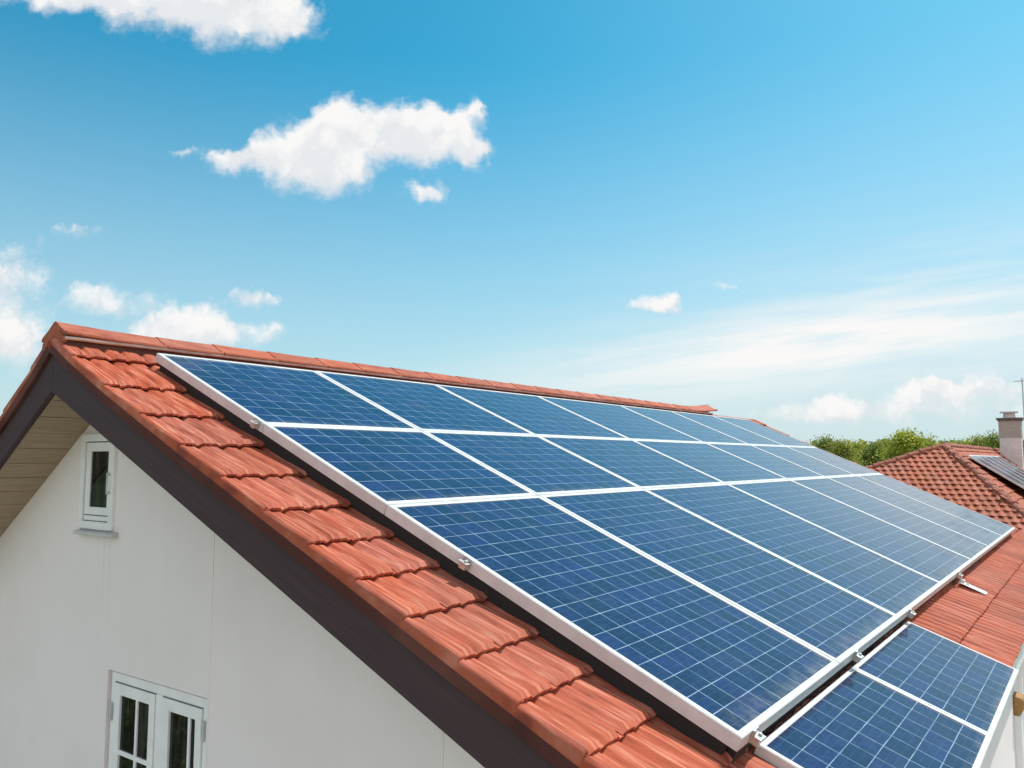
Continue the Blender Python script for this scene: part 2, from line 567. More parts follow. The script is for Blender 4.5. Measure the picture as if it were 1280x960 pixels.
def brick_fn(t, bs):
    co = obco(t)
    x, y, z = t.sep(co)
    br = t.node('ShaderNodeTexBrick')
    t.put(br.inputs['Vector'], t.xyz(t.m('ADD', x, y), z, 0.0))
    br.inputs['Color1'].default_value = (0.46, 0.36, 0.31, 1)
    br.inputs['Color2'].default_value = (0.56, 0.46, 0.41, 1)
    br.inputs['Mortar'].default_value = (0.40, 0.34, 0.31, 1)
    br.inputs['Scale'].default_value = 1.0
    br.inputs['Mortar Size'].default_value = 0.012
    br.inputs['Brick Width'].default_value = 0.22
    br.inputs['Row Height'].default_value = 0.075
    n = t.noise(co, 3, 5, 0.6)
    t.put(bs.inputs['Base Color'], t.mix(t.m('MULTIPLY', t.ramp(n, 0.4, 0.7), 0.4), br.outputs[0], (0.45, 0.41, 0.38)))
    bs.inputs['Roughness'].default_value = 0.9


M_tile = material('red concrete tile', tile_fn((1.0, 11.0, 1.0)))
M_vface = material('shade darkened verge face', tile_fn((1.0, 11.0, 1.0), (0.105, 0.032, 0.026), (0.125, 0.040, 0.033), (0.075, 0.025, 0.021)))  # tile colour darkened to carry the shade of the outer verge face
M_ridge = material('red ridge tile', tile_fn((3.0, 1.2, 3.0), (0.44, 0.115, 0.062), (0.52, 0.18, 0.11), (0.30, 0.065, 0.038)))
M_pan = material('weathered clay tile', tile_fn((3.0, 3.0, 3.0), (0.43, 0.120, 0.065), (0.55, 0.22, 0.13), (0.26, 0.06, 0.035)))
M_hip = material('weathered hip tile', tile_fn((3.0, 3.0, 3.0), (0.33, 0.10, 0.065), (0.46, 0.19, 0.13), (0.17, 0.055, 0.04)))
M_mortar = material('pinkish bedding mortar', simple((0.62, 0.43, 0.37), 0.9, 0.16, 14, bump_s=0.4))
M_bed = material('shade darkened bedding', simple((0.16, 0.060, 0.045), 0.9, 0.2, 10, bump_s=0.5))  # bedding colour darkened for the shadow below the ridge tiles
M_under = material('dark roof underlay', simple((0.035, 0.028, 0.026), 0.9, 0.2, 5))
M_panel = material('blue solar cells under glass', panel_fn)
M_alu = material('white anodised aluminium', simple((0.69, 0.67, 0.655), 0.40, 0.09, 7, 0.0, 0.12, bscale=40))
M_steel = material('bare galvanised steel', simple((0.60, 0.58, 0.55), 0.38, 0.14, 22, 0.65))
M_back = material('panel backsheet', simple((0.10, 0.10, 0.11), 0.6, 0.1, 4))
M_rail = material('black painted rail and shade strip', simple((0.026, 0.021, 0.020), 0.7, 0.1, 8))
M_wall = material('off white render', plaster_fn)
M_barge = material('dark brown painted timber', wood_fn((0.050, 0.029, 0.031), 0.25))
M_soffit = material('beige painted soffit boards', wood_fn((0.35, 0.25, 0.172), 0.14, (14, 1, 14)))
M_white = material('white window paint', simple((0.86, 0.835, 0.83), 0.45, 0.04, 8, bump_s=0.08))
M_cream = material('cream painted timber', simple((0.78, 0.74, 0.66), 0.55, 0.06, 8, bump_s=0.1))
M_ochre = material('ochre wood end', wood_fn((0.36, 0.20, 0.07), 0.2))
M_glass = material('dark window glass', glass_fn)
M_seal = material('grey window seal', simple((0.13, 0.12, 0.12), 0.7, 0.1, 10))
M_leadgrey = material('grey sill metal', simple((0.54, 0.52, 0.515), 0.5, 0.08, 12))
M_grass = material('meadow grass', grass_fn)
M_bark = material('bark', simple((0.12, 0.09, 0.065), 0.9, 0.3, 8, bump_s=0.6, bscale=30))
M_brick = material('weathered grey brick', brick_fn)
M_chim = material('grey chimney render', simple((0.78, 0.67, 0.65), 0.9, 0.10, 3, bump_s=0.3))
M_cap = material('dark chimney slab', simple((0.20, 0.15, 0.13), 0.85, 0.25, 6))
M_tan = material('tan chimney render', simple((0.47, 0.38, 0.29), 0.9, 0.14, 3))

# ------------------------------------------------------------------ ground
G = MB()
n = 64
ring = [(1600 * math.cos(2 * math.pi * i / n), 1600 * math.sin(2 * math.pi * i / n) + 200, -5.6) for i in range(n)]
G.add(ring, [tuple(range(n))])
tag(G.build('ground', M_grass), kind='structure')

P_ = MB(); P_.box(-4.6, 9.5, -6.0, 15.0, -5.72, -5.56)  # unseen paving added to bounce warm light onto wall and soffit
M_pave = material('pale paving', simple((0.52, 0.46, 0.40), 0.85, 0.12, 2.5, bump_s=0.3))
tag(P_.build('bounce_paving', M_pave), kind='structure')

# ------------------------------------------------------------------ the house: frames of the two slopes
PR, PL = 0.40706, R_(32.7)
def slope_frame(p, sgn):
    """x runs down the slope, y along the ridge, z out of the roof"""
    D = Vector((sgn * math.cos(p), 0, -math.sin(p)))
    N = Vector((sgn * math.sin(p), 0, math.cos(p)))
    return Matrix(((D.x, 0, N.x, 0), (D.y, 1, N.y, 0), (D.z, 0, N.z, 0), (0, 0, 0, 1)))
FR, FL = slope_frame(PR, 1), slope_frame(PL, -1)
LEN = 12.6                     # house length along the ridge
GAU, E0 = 0.34, 0.1726         # exposed tile length, first course
S_R, S_L = 5.19, 3.62          # slope lengths
WALL_Y, WALL_R, WALL_L = 0.36, 4.62, -2.85
GROUND = -5.6

house = tag(empty('house', (0, 0.36, GROUND)), 'cream rendered gable house with red tiled roof and dark barge boards', 'house')


def adopt(o, parent=house):
    """parent a mesh built in world coordinates"""
    o.parent = parent
    o.matrix_parent_inverse = Matrix.Translation(parent.location).inverted() if parent is house else o.matrix_parent_inverse
    return o


STEP = 0.032
OUT = 0.032          # the verge tiles reach this far past the roof frame
PROFILE = [(0.0, .0), (.025, .001), (.115, .0165), (.14, .0180), (.21, .0178), (.216, .0135), (.245, .0168), (.29, .0170), (.345, .0155), (.362, .0040), (.385, .0), (.42, .0005), (.52, .0170), (.55, .0190),
           (.62, .0188), (.626, .0140), (.66, .0178), (.74, .0180), (.746, .0150), (.77, .0178), (.87, .0158), (.89, .0040), (.92, .0), (.985, .0), (1.03, -.004)]
E_LIST = [.26, .72, 1.16, 1.59, 1.99, 2.37, 2.71, 3.03, 3.34, 3.64, 3.93, 4.23, 4.54, 4.86, 5.18]



def course_ends(smax):
    return [e for e in E_LIST if e <= smax + .04]


def lift(sv):
    """the courses next to the ridge sit a little higher"""
    return .060 * math.exp(-max(sv, 0) / .45)


def tile_sheet(frame, smax, seed, w=0.252, y_end=LEN, near_y=3.0):
    rr = random.Random(seed)
    mb = MB(frame)
    prof = PROFILE
    far = [PROFILE[i] for i in (0, 1, 2, 3, 4, 5, 6, 8, 9, 10, 11, 12, 13, 14, 15, 16, 20, 21, 22, 24)]
    i = 0
    for i, e in enumerate(course_ends(smax)):
        GAU = e - (course_ends(smax)[i - 1] if i else e - .34)
        top = max(e - GAU - 0.03, 0.012)
        nt = int(round((y_end + OUT) / w))
        for j in range(nt):
            pf = prof if j * w < near_y else far
            y0 = j * w - OUT
            de, dn, tl = rr.uniform(-.005, .005), rr.uniform(-.0022, .0022), rr.uniform(-.0025, .0025)
            tint = rr.random()
            np_ = len(pf)
            vs, fs = [], []
            rise_top = STEP * (1 - min(1, (e - top) / GAU))
            for r in range(5):
                for k, (t, h) in enumerate(pf):
                    h = (h * 1.25 if r < 2 else h * .55 + .006) if j * w < near_y else h * 1.6
                    y = y0 + t * w
                    wob = 0.004 * noise.noise(Vector((y * 17, e * 9.1, 2.0))) + 0.0022 * noise.noise(Vector((y * 70, e * 9.1, 5.0)))
                    nn = dn + tl * (t - .5)
                    if r == 0:
                        s, z = top, rise_top + h + nn - 0.002
                    elif r == 1:
                        s, z = e + de - 0.026 + wob, STEP + h + nn
                    elif r == 2:
                        s, z = e + de + wob, STEP + h + nn - 0.005 + wob * .5
                    elif r == 3:
                        s, z = e + de + wob * 1.6 - .002, STEP + h * .8 + nn - 0.015 + wob * 1.6
                    else:
                        s, z = e + de - 0.06, STEP + h * .5 + nn - 0.024
                    vs.append((s, y, z))
            for r in range(4):
                for k in range(np_ - 1):
                    a = r * np_ + k
                    fs.append((a, a + np_, a + np_ + 1, a + 1))
            # left and right flanks of the tile
            mb.add([(q[0], q[1], q[2] + lift(q[0])) for q in vs], fs, tint)
    return mb


def verge(frame, smax, y_face, seed, base_parent):
    """cloaked verge tiles: one per course, rolled edge and a lug at the lower end"""
    rr = random.Random(seed)
    i = 0
    sg = -1 if y_face < 1 else 1
    for i, e in enumerate(course_ends(smax)):
        GAU = e - (course_ends(smax)[i - 1] if i else e - .34)
        e += rr.uniform(-.004, .004)
        top = max(e - GAU - .012, 0.0)
        mb = MB(frame)
        # cross section in (y,z): outer face down, round shoulder, inner top
        sec = [(0.016, -.058), (-.010, -.060), (-.013, -.054), (-.013, -.006), (-.0115, .004), (-.0065, .0120), (.001, .0165), (.011, .0180), (.022, .0170), (.032, .011), (.036, -.012), (.016, -.016)]
        sec = [(y_face + (-sg) * q, z) for q, z in sec]
        m = len(sec)
        vs = []
        for s, rise, sh in ((top, STEP * (1 - min(1, (e - top) / GAU)), 0), (e - .014, STEP + .0005, 0), (e - .002, STEP - .001, .002), (e + .002, STEP - .003, .006)):
            for (y, z) in sec:
                wob = 0.0016 * noise.noise(Vector((s * 23, z * 40, y_face)))
                vs.append((s + (wob * 2 if sh else 0), y + wob + (-sg) * 0 , z + (STEP * .45 + rise * .55 if z > -.001 else 0) + lift(s) + wob - sh * (1 if z > 0 else 0)))
        fs = [(r * m + k, r * m + (k + 1) % m, (r + 1) * m + (k + 1) % m, (r + 1) * m + k) for r in range(3) for k in range(m)]
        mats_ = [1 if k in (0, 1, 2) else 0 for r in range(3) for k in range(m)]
        fs.append(tuple(range(3 * m, 4 * m)))
        fs.append(tuple(range(m))[::-1])
        mb.add(vs, fs, rr.random())
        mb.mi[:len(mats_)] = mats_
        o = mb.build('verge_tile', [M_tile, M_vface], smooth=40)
        o.parent = base_parent


tiles_r = tile_sheet(FR, S_R, 11).build('roof', M_tile, smooth=50)
tiles_l = tile_sheet(FL, S_L, 12, near_y=0.6).build('roof', M_tile, smooth=50)
for o in (tiles_r, tiles_l):
    o.parent = house
    o.matrix_parent_inverse = Matrix.Translation(house.location).inverted()
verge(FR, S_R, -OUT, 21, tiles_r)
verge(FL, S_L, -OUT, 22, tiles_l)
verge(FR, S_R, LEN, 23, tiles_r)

hp = Matrix.Translation(house.location).inverted()


def hpart(mb, name, mat, **kw):
    o = mb.build(name, mat, **kw)
    o.parent = house
    o.matrix_parent_inverse = hp
    return o


# under-roof deck
d = MB(FR); d.box(0.0, S_R - .05, .05, LEN - .05, -.05, -.005); o = hpart(d, 'roof_deck', M_under)
d = MB(FL); d.box(0.0, S_L - .05, .05, LEN - .05, -.05, -.005); o = hpart(d, 'roof_deck', M_under)

# ridge tiles
joints = [-.02, .655, 1.10, 1.59, 2.08, 2.50]
while joints[-1] < 9.9:
    joints.append(joints[-1] + 0.47)
joints[-1] = 10.38
HALF = 0.165
for k in range(len(joints) - 1):
    y0, y1 = joints[k], joints[k + 1] + 0.035
    mb = MB()
    last = k == len(joints) - 2
    secs = []
    for t, sc_, dz in ((0, 1.0, 0.0), (.06, 1.0, 0.0), (.5, .985, 0.0), (.93, .975, -.001), (1, .972, -.002)):
        y = y0 + (y1 - y0) * t
        if last:
            dz += 0.040 * max(0, t - .3) / .7
            sc_ += 0.18 * max(0, t - .3) / .7
        if k == 0:
            dz += 0.016 * (1 - t) ** 2
        j = 0.003 * noise.noise(Vector((y * 3, 1, 1)))
        sl = [(-HALF, .060), (-HALF - .008, .075), (-HALF + .002, .088), (-.085, .130), (-.045, .158), (-.018, .176), (0, .182), (.018, .178), (.045, .162), (.085, .136),
              (HALF - .018, .106), (HALF - .006, .110), (HALF + .004, .104), (HALF + .006, .092), (HALF - .004, .082), (HALF - .03, .085), (.0, .150), (-HALF + .03, .068)]
        secs.append([(x * sc_, y, z * (1 + (sc_ - 1) * .9) + dz + j) for x, z in sl])
    m = len(secs[0])
    vs = [p for s in secs for p in s]
    fs = [(r * m + q, r * m + (q + 1) % m, (r + 1) * m + (q + 1) % m, (r + 1) * m + q) for r in range(len(secs) - 1) for q in range(m)]
    fs += [tuple(range(m))[::-1], tuple(range((len(secs) - 1) * m, len(secs) * m))]
    mb.add(vs, fs, rnd.random())
    o = mb.build('ridge_tile', M_ridge, smooth=38)
    o.parent = tiles_r
# raised collar where ridge tiles overlap stays part of each tile; bedding mortar below the row
mb = MB()
mb.prism([(-.135, .0 - .05), (-.130, .072), (0, .140), (.128, .082), (.135, -.03), (0, -.02)], 'y', -.008, 10.36)
o = mb.build('mortar_bed', M_bed); o.parent = tiles_r
# pale mortar lip along the lower edge of the ridge tiles
mb = MB()
pts = []
yy = -.03
while yy < 10.3:
    pts.append((HALF - .012 + .003 * noise.noise(Vector((yy * 5, 0, 0))), yy, .080 + .003 * noise.noise(Vector((yy * 7, 3, 0)))))
    yy += .12
for a, b in zip(pts[:-1], pts[1:]):
    mb.tube(a, b, .0125, n=8, caps=False)
o = mb.build('mortar_lip', M_mortar, smooth=60); o.parent = tiles_r
# front closure of the ridge
mb = MB()
mb.prism([(-.158, .010), (-.150, .062), (-.075, .118), (0, .172), (.075, .128), (.145, .085), (.150, .055), (0, .03)], 'y', -.024, -.009)
o = mb.build('ridge_end', M_ridge, bevel=.004); o.parent = tiles_r

# barge boards
def barge(frame, smax, mirror_name):
    mb = MB()
    p = PR if frame is FR else PL
    sx = 1 if frame is FR else -1
    tp, bt = 0.044, 0.248        # vertical offsets below the roof plane at the apex line
    xe = smax * math.cos(p)
    poly = [(0.0015 * sx, .008), (sx * .25, -.018 - .25 * math.tan(p)), (sx * .9, -tp - .9 * math.tan(p)), (sx * xe, -tp - xe * math.tan(p)), (sx * xe, -bt - .010 * xe - xe * math.tan(p)), (0.0015 * sx, -bt)]
    mb.prism(poly, 'y', -.020, .014)
    o = hpart(mb, 'barge_board', material('dark brown painted board', board_fn(p, sx, (0.066, 0.036, 0.041), 0.12)), bevel=.003)
    return o
barge(FR, S_R, '')
barge(FL, S_L, '')

# soffit boards between barge and wall (both slopes)
for p, sx, smax in ((PL, -1, S_L), (PR, 1, S_R)):
    fr = FL if sx < 0 else FR
    mb = MB(fr)
    nofs = -.225
    s = 0.02
    rr = random.Random(5 + sx)
    while s < smax - .1:
        wd = 0.186
        dz = rr.uniform(-.0015, .0015)
        mb.box(s, min(s + wd - .006, smax - .06), .015, WALL_Y + .02, nofs + dz, nofs + .018 + dz, rr.random())
        s += wd
    hpart(mb, 'soffit', M_soffit, bevel=.0025)
    mb = MB(fr)
    mb.box(0.03, smax - .06, .016, WALL_Y + .02, nofs + .030, nofs + .04)
    hpart(mb, 'soffit_backing', M_under)

# walls with window openings
def roof_z(x, drop):
    return (-x * math.tan(PR) if x > 0 else x * math.tan(PL)) - drop
def wall_piece(x0, x1, z0, z1t, y0=WALL_Y, y1=WALL_Y + .22):
    """gable wall strip between x0 and x1 with a top that follows the roof when z1t is None"""
    xs = [x0] + ([0.0] if x0 < 0 < x1 else []) + [x1]
    top = [(x, roof_z(x, .16) if z1t is None else z1t) for x in xs]
    return [(x0, z0), (x1, z0)] + top[::-1]
mb = MB()
UW = (-0.315, 0.105, -1.135, -0.515)     # attic window opening
LW = (0.122, 1.205, -3.30, -2.005)       # lower window opening
xs = sorted([WALL_L, UW[0], UW[1], LW[0], LW[1], WALL_R])
def zsplits(x0, x1):
    cuts = []
    xm = (x0 + x1) / 2
    for w in (UW, LW):
        if w[0] < xm < w[1]:
            cuts.append((w[2], w[3]))
    return sorted(cuts)
edges = []
def build_gable(mb, y0, y1, holes):
    x_all = sorted(set([WALL_L, 0.0, WALL_R] + [h[0] for h in holes] + [h[1] for h in holes]))
    z_hole = sorted(set([h[2] for h in holes] + [h[3] for h in holes]))
    front, quads = {}, []
    def inside(x, z):
        return any(h[0] < x < h[1] and h[2] < z < h[3] for h in holes)
    vid = {}
    vs, fs = [], []
    def V(x, z, y):
        k = (round(x, 4), round(z, 4), y)
        if k not in vid:
            vid[k] = len(vs)
            vs.append((x, y, z))
        return vid[k]
    for a, b in zip(x_all[:-1], x_all[1:]):
        za, zb = roof_z(a, .15) if a != 0 else -.15, roof_z(b, .15) if b != 0 else -.15
        lv = [GROUND - .2] + [z for z in z_hole if z < min(za, zb)]
        rows = list(zip(lv[:-1], lv[1:]))
        for z0, z1 in rows:
            if not inside((a + b) / 2, (z0 + z1) / 2):
                for y, flip in ((y0, 0), (y1, 1)):
                    q = [V(a, z0, y), V(b, z0, y), V(b, z1, y), V(a, z1, y)]
                    fs.append(tuple(q[::-1] if flip else q))
        zl = lv[-1]
        for y, flip in ((y0, 0), (y1, 1)):
            # rows above may exist at taller neighbours: keep a plain quad to the roof line
            q = [V(a, zl, y), V(b, zl, y), V(b, zb, y), V(a, za, y)]
            fs.append(tuple(q[::-1] if flip else q))
    # reveals
    for h in holes:
        x0, x1, z0, z1 = h
        for (ax, az), (bx, bz) in (((x0, z0), (x1, z0)), ((x1, z0), (x1, z1)), ((x1, z1), (x0, z1)), ((x0, z1), (x0, z0))):
            fs.append((V(ax, az, y0), V(bx, bz, y0), V(bx, bz, y1), V(ax, az, y1)))
    mb.add(vs, fs)
build_gable(mb, WALL_Y, WALL_Y + .22, [UW, LW])
hpart(mb, 'gable_wall', M_wall)
mb = MB()
build_gable(mb, LEN - .55, LEN - .33, [])
hpart(mb, 'gable_wall', M_wall)
mb = MB(); mb.box(WALL_R - .22, WALL_R, WALL_Y + .222, LEN - .552, GROUND - .2, roof_z(WALL_R, .10))
hpart(mb, 'side_wall', M_wall)
mb = MB(); mb.box(WALL_L, WALL_L + .22, WALL_Y + .222, LEN - .552, GROUND - .2, roof_z(WALL_L, .10))
hpart(mb, 'side_wall', M_wall)
# raised render beads on the gable
for x, zt, zb in ((1.215, roof_z(1.215, .24), GROUND), (2.94, roof_z(2.94, .24), GROUND)):
    mb = MB(); mb.box(x - .007, x + .007, WALL_Y - .0045, WALL_Y + .01, zb, zt)
    hpart(mb, 'render_bead', M_wall, bevel=.002)

# eave on the right: fascia, gutter, brackets and pilasters on the sunlit side wall
ex, ez = S_R * math.cos(PR), -S_R * math.sin(PR)
mb = MB(); mb.box(ex - .06, ex - .03, .05, LEN - .05, ez - .16, ez - .02)
hpart(mb, 'fascia', M_white, bevel=.003)
mb = MB(); mb.prism([(WALL_R, ez - .52), (WALL_R + .075, ez - .54), (WALL_R + .08, ez - .62), (WALL_R + .04, ez - .68), (WALL_R, ez - .68)], 'y', 5.44, 5.62)
hpart(mb, 'corbel', M_ochre, bevel=.02)
for y, wd, pr_ in ((5.46, .14, .05), (5.95, .07, .03), (6.35, .10, .04), (6.9, .08, .05), (7.5, .10, .04), (8.1, .10, .04)):
    mb = MB(); mb.box(WALL_R, WALL_R + pr_, y, y + wd, GROUND, ez - (.682 if y < 5.5 else .30))
    hpart(mb, 'pilaster', M_white, bevel=.004)

# ------------------------------------------------------------------ windows
def hsub(mb, name, mat, parent, **kw):
    o = mb.build(name, mat, **kw)
    o.parent = parent
    return o


def ring_box(mb, x0, x1, z0, z1, w, y0, y1):
    """frame of four bars butted together"""
    mb.box(x0, x0 + w, y0, y1, z0, z1)
    mb.box(x1 - w, x1, y0, y1, z0, z1)
    mb.box(x0 + w, x1 - w, y0, y1, z1 - w, z1)
    mb.box(x0 + w, x1 - w, y0, y1, z0, z0 + w)


# attic window: narrow white casement with a grey sill
mb = MB(); ring_box(mb, UW[0] - .012, UW[1] + .012, UW[2], UW[3] + .012, .05, WALL_Y - .022, WALL_Y + .07)
aw = hpart(mb, 'window', M_white, bevel=.004)
tag(aw, 'narrow white attic casement with one dark pane')
mb = MB(); mb.box(UW[0] + .045, UW[0] + .105, WALL_Y - .008, WALL_Y + .05, UW[2] + .055, UW[3] - .045)
mb.box(UW[1] - .085, UW[1] - .045, WALL_Y - .008, WALL_Y + .05, UW[2] + .055, UW[3] - .045)
mb.box(UW[0] + .105, UW[1] - .085, WALL_Y - .008, WALL_Y + .05, UW[3] - .105, UW[3] - .045)
mb.box(UW[0] + .105, UW[1] - .085, WALL_Y - .008, WALL_Y + .05, UW[2] + .055, UW[2] + .145)
hsub(mb, 'sash', M_white, aw, bevel=.003)
mb = MB(); mb.box(UW[0] + .05, UW[1] - .05, WALL_Y - .011, WALL_Y - .0075, UW[2] + .088, UW[2] + .094)
mb.box(UW[0] + .0385, UW[0] + .0445, WALL_Y - .004, WALL_Y + .05, UW[2] + .05, UW[3] - .04)
mb.box(UW[1] - .0445, UW[1] - .0385, WALL_Y - .004, WALL_Y + .05, UW[2] + .05, UW[3] - .04)
hsub(mb, 'seal', M_seal, aw)
mb = MB(); mb.box(UW[0] + .102, UW[1] - .082, WALL_Y + .001, WALL_Y + .007, UW[2] + .142, UW[3] - .102)
hsub(mb, 'pane', M_glass, aw)
mb = MB(); mb.box(UW[1] - .036, UW[1] - .024, WALL_Y - .036, WALL_Y - .022, -.90, -.88)
mb.box(UW[1] - .034, UW[1] - .026, WALL_Y - .044, WALL_Y - .035, -.90, -.76)
mb.box(UW[1] - .036, UW[1] - .024, WALL_Y - .036, WALL_Y - .022, -.78, -.76)
hsub(mb, 'handle', M_leadgrey, aw, bevel=.002)
mb = MB(); mb.prism([(WALL_Y + .02, UW[2] - .002), (WALL_Y - .050, UW[2] - .016), (WALL_Y - .053, UW[2] - .038), (WALL_Y + .02, UW[2] - .038)], 'x', UW[0] - .005, UW[1] + .07)
hsub(mb, 'sill', M_leadgrey, aw, bevel=.004)

# lower window: white double casement set back in the wall
yF = WALL_Y + .016
mb = MB(); ring_box(mb, LW[0] + .022, LW[1] - .004, LW[2], LW[3] - .012, .055, yF, yF + .09)
mb.box(.665, .740, yF - .004, yF + .088, LW[2] + .056, LW[3] - .068)
lw = hpart(mb, 'window', M_white, bevel=.004)
tag(lw, 'white two leaf casement window with glazing bars')
for x0, x1, bx in ((.200, .658, .450), (.747, 1.140, 1.010)):
    zt, zb = LW[3] - .072, LW[2] + .06
    side = .068
    mb = MB()
    mb.box(x0, x0 + side, yF - .012, yF + .05, zb, zt)
    mb.box(x1 - side + .012, x1, yF - .012, yF + .05, zb, zt)
    mb.box(x0 + side, x1 - side + .012, yF - .012, yF + .05, zt - .066, zt)
    mb.box(x0 + side, x1 - side + .012, yF - .012, yF + .05, zb, zb + .075)
    hsub(mb, 'sash', M_white, lw, bevel=.004)
    mb = MB()
    mb.box(bx, bx + .021, yF - .009, yF + .0035, zb + .075, zt - .066)
    for hz in (-2.487,):
        mb.box(x0 + side, bx, yF - .008, yF + .0033, hz - .014, hz + .014)
        mb.box(bx + .021, x1 - side + .012, yF - .008, yF + .0033, hz - .014, hz + .014)
    hsub(mb, 'glazing_bar', M_white, lw, bevel=.003)
    mb = MB(); mb.box(x0 + side - .004, x1 - side + .016, yF + .004, yF + .010, zb + .07, zt - .062)
    hsub(mb, 'pane', M_glass, lw)
    # dark joint around the sash
    mb = MB()
    mb.box(x0 - .007, x0 - .001, yF - .003, yF + .05, zb, zt)
    mb.box(x0 - .007, x1 + .004, yF - .003, yF + .05, zt + .001, zt + .006)
    hsub(mb, 'seal', M_seal, lw)
for hx, hz in ((.168, -2.26), (1.168, -2.19)):
    mb = MB(); mb.tube((hx, yF - .012, hz - .055), (hx, yF - .012, hz + .055), .0085, n=10)
    mb.box(hx - .014, hx + .014, yF - .009, yF - .002, hz - .05, hz + .05)
    hsub(mb, 'hinge', M_leadgrey, lw, smooth=40)
mb = MB(); mb.box(LW[0] - .04, LW[1] + .03, WALL_Y - .06, WALL_Y + .03, LW[2] - .05, LW[2] - .005)
hsub(mb, 'sill', M_leadgrey, lw, bevel=.004)
# closed, dark room behind the panes
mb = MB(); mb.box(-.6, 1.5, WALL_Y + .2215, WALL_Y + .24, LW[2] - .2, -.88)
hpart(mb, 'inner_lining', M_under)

# ------------------------------------------------------------------ solar panels
H_TOP, TH = 0.16, 0.056


def make_panel(L, W, nu, nv, name='solar_panel', th=TH, rim=0.030):
    """L down the slope, W along the ridge; local z = 0 is the frame top; returns (root, frame, sheet)"""
    root = empty(name)
    root.rotation_euler = (0, PR, 0)
    mb = MB()
    x, y = L / 2, W / 2
    sec = [(0, -th), (0, -.004), (.004, 0), (rim - .002, 0), (rim, -.002), (rim, -.007), (rim + .004, -.007), (rim + .004, -.03), (.006, -th)]
    corners = [(-1, -1), (1, -1), (1, 1), (-1, 1)]
    vs = [(cx * (x - d_), cy * (y - d_), z) for cx, cy in corners for d_, z in sec]
    m = len(sec)
    fs = [(a * m + k, a * m + (k + 1) % m, ((a + 1) % 4) * m + (k + 1) % m, ((a + 1) % 4) * m + k) for a in range(4) for k in range(m)]
    mb.add(vs, fs)
    fr = mb.build('frame', M_alu, root, smooth=30)
    gx, gy = x - rim + .002, y - rim + .002
    sh = put('cell_sheet', [(-gx, -gy, -.0045), (gx, -gy, -.0045), (gx, gy, -.0045), (-gx, gy, -.0045)], [(0, 1, 2, 3)], M_panel, root,
             uvs=[(0.06, 0.06), (0.06, nv - .06), (nu - .06, nv - .06), (nu - .06, 0.06)])
    # uv: u across (y), v down the slope (x)
    lay = sh.data.uv_layers[0].data
    for i, (a, b) in enumerate(((0.05, 0.05), (0.05, nv - .05), (nu - .05, nv - .05), (nu - .05, 0.05))):
        lay[i].uv = (a, b)
    put('backsheet', [(-gx, -gy, -.012), (-gx, gy, -.012), (gx, gy, -.012), (gx, -gy, -.012)], [(0, 1, 2, 3)], M_back, root)
    return root


def clamp(parent, x, y, rot=0.0, size=1.0):
    """Z-shaped end clamp: foot under the frame, upright, lip over it, bolt; local panel coordinates"""
    mb = MB(Matrix.Translation((x, y, 0)) @ Matrix.Rotation(rot, 4, 'Z') @ Matrix.Scale(size, 4))
    mb.box(.001, .006, -.024, .024, -.048, .002)
    mb.box(.006, .032, -.018, .018, -.050, -.020)
    mb.box(.006, .040, -.026, .026, -.0195, -.0150)
    mb.box(.006, .012, -.026, -.014, -.0148, .004)
    mb.tube((.022, .006, -.0149), (.022, .006, -.006), .0075, n=6)
    return mb.build('clamp', M_steel, parent, bevel=.0012)


PY0, PW = 0.4660, 1.57870
devs = [-.1699, -.1053, .0644, .1808, -.0448, -.0318, .0262]
ycuts = [PY0]
for dv in devs:
    ycuts.append(ycuts[-1] + PW * (1 + dv))
scuts = [0.3060, 1.56273, 2.62637, 4.55146]
cells = [(8, 9), (8, 8), (10, 17)]
row_words = ['top row next to the ridge', 'middle row', 'long bottom row']
col_words = ['first from the gable end', 'second from the gable end', 'third from the gable end', 'fourth from the gable end', 'fifth from the gable end', 'sixth from the gable end', 'last at the far end']
panels = {}
for r in range(3):
    for c in range(7):
        L, W = scuts[r + 1] - scuts[r] - .008, ycuts[c + 1] - ycuts[c] - .008
        pn = make_panel(L, W, cells[r][0], cells[r][1])
        pn.location = FR @ Vector(((scuts[r] + scuts[r + 1]) / 2, (ycuts[c] + ycuts[c + 1]) / 2, H_TOP + rnd.uniform(-.0012, .0012)))
        tag(pn, 'blue solar panel in the %s, %s' % (row_words[r], col_words[c]), 'solar panel', 'solar panels of the main array')
        panels[r, c] = (pn, L, W)
# end clamps on the gable-side edge
for (r, s) in ((0, 1.50), (2, 3.19)):
    pn, L, W = panels[r, 0]
    clamp(pn, s - (scuts[r] + scuts[r + 1]) / 2, -W / 2, -math.pi / 2, 1.0)
for c, y in ((0, .60), (1, 2.10), (2, 3.54), (3, 5.74)):
    pn, L, W = panels[2, c]
    clamp(pn, L / 2, y - (ycuts[c] + ycuts[c + 1]) / 2, 0, 1.05)

# two panels below the main array, laid a little flatter
low_y = [0.70, 2.115, 3.60]
low_lab = ['blue solar panel below the main array, the one nearer the gable', 'blue solar panel below the main array, farther from the gable']
s0, n0, s1, n1 = 4.555, 0.066, 5.215, 0.102
ang = math.atan2(n1 - n0, s1 - s0)
for i in range(2):
    L, W = math.hypot(s1 - s0, n1 - n0), low_y[i + 1] - low_y[i] - .006
    pn = make_panel(L, W, 9, 6, th=.042, rim=.026)
    pn.location = FR @ Vector(((s0 + s1) / 2, (low_y[i] + low_y[i + 1]) / 2, (n0 + n1) / 2))
    pn.rotation_euler = (0, PR - ang, 0)
    tag(pn, low_lab[i], 'solar panel', 'solar panels below the main array')

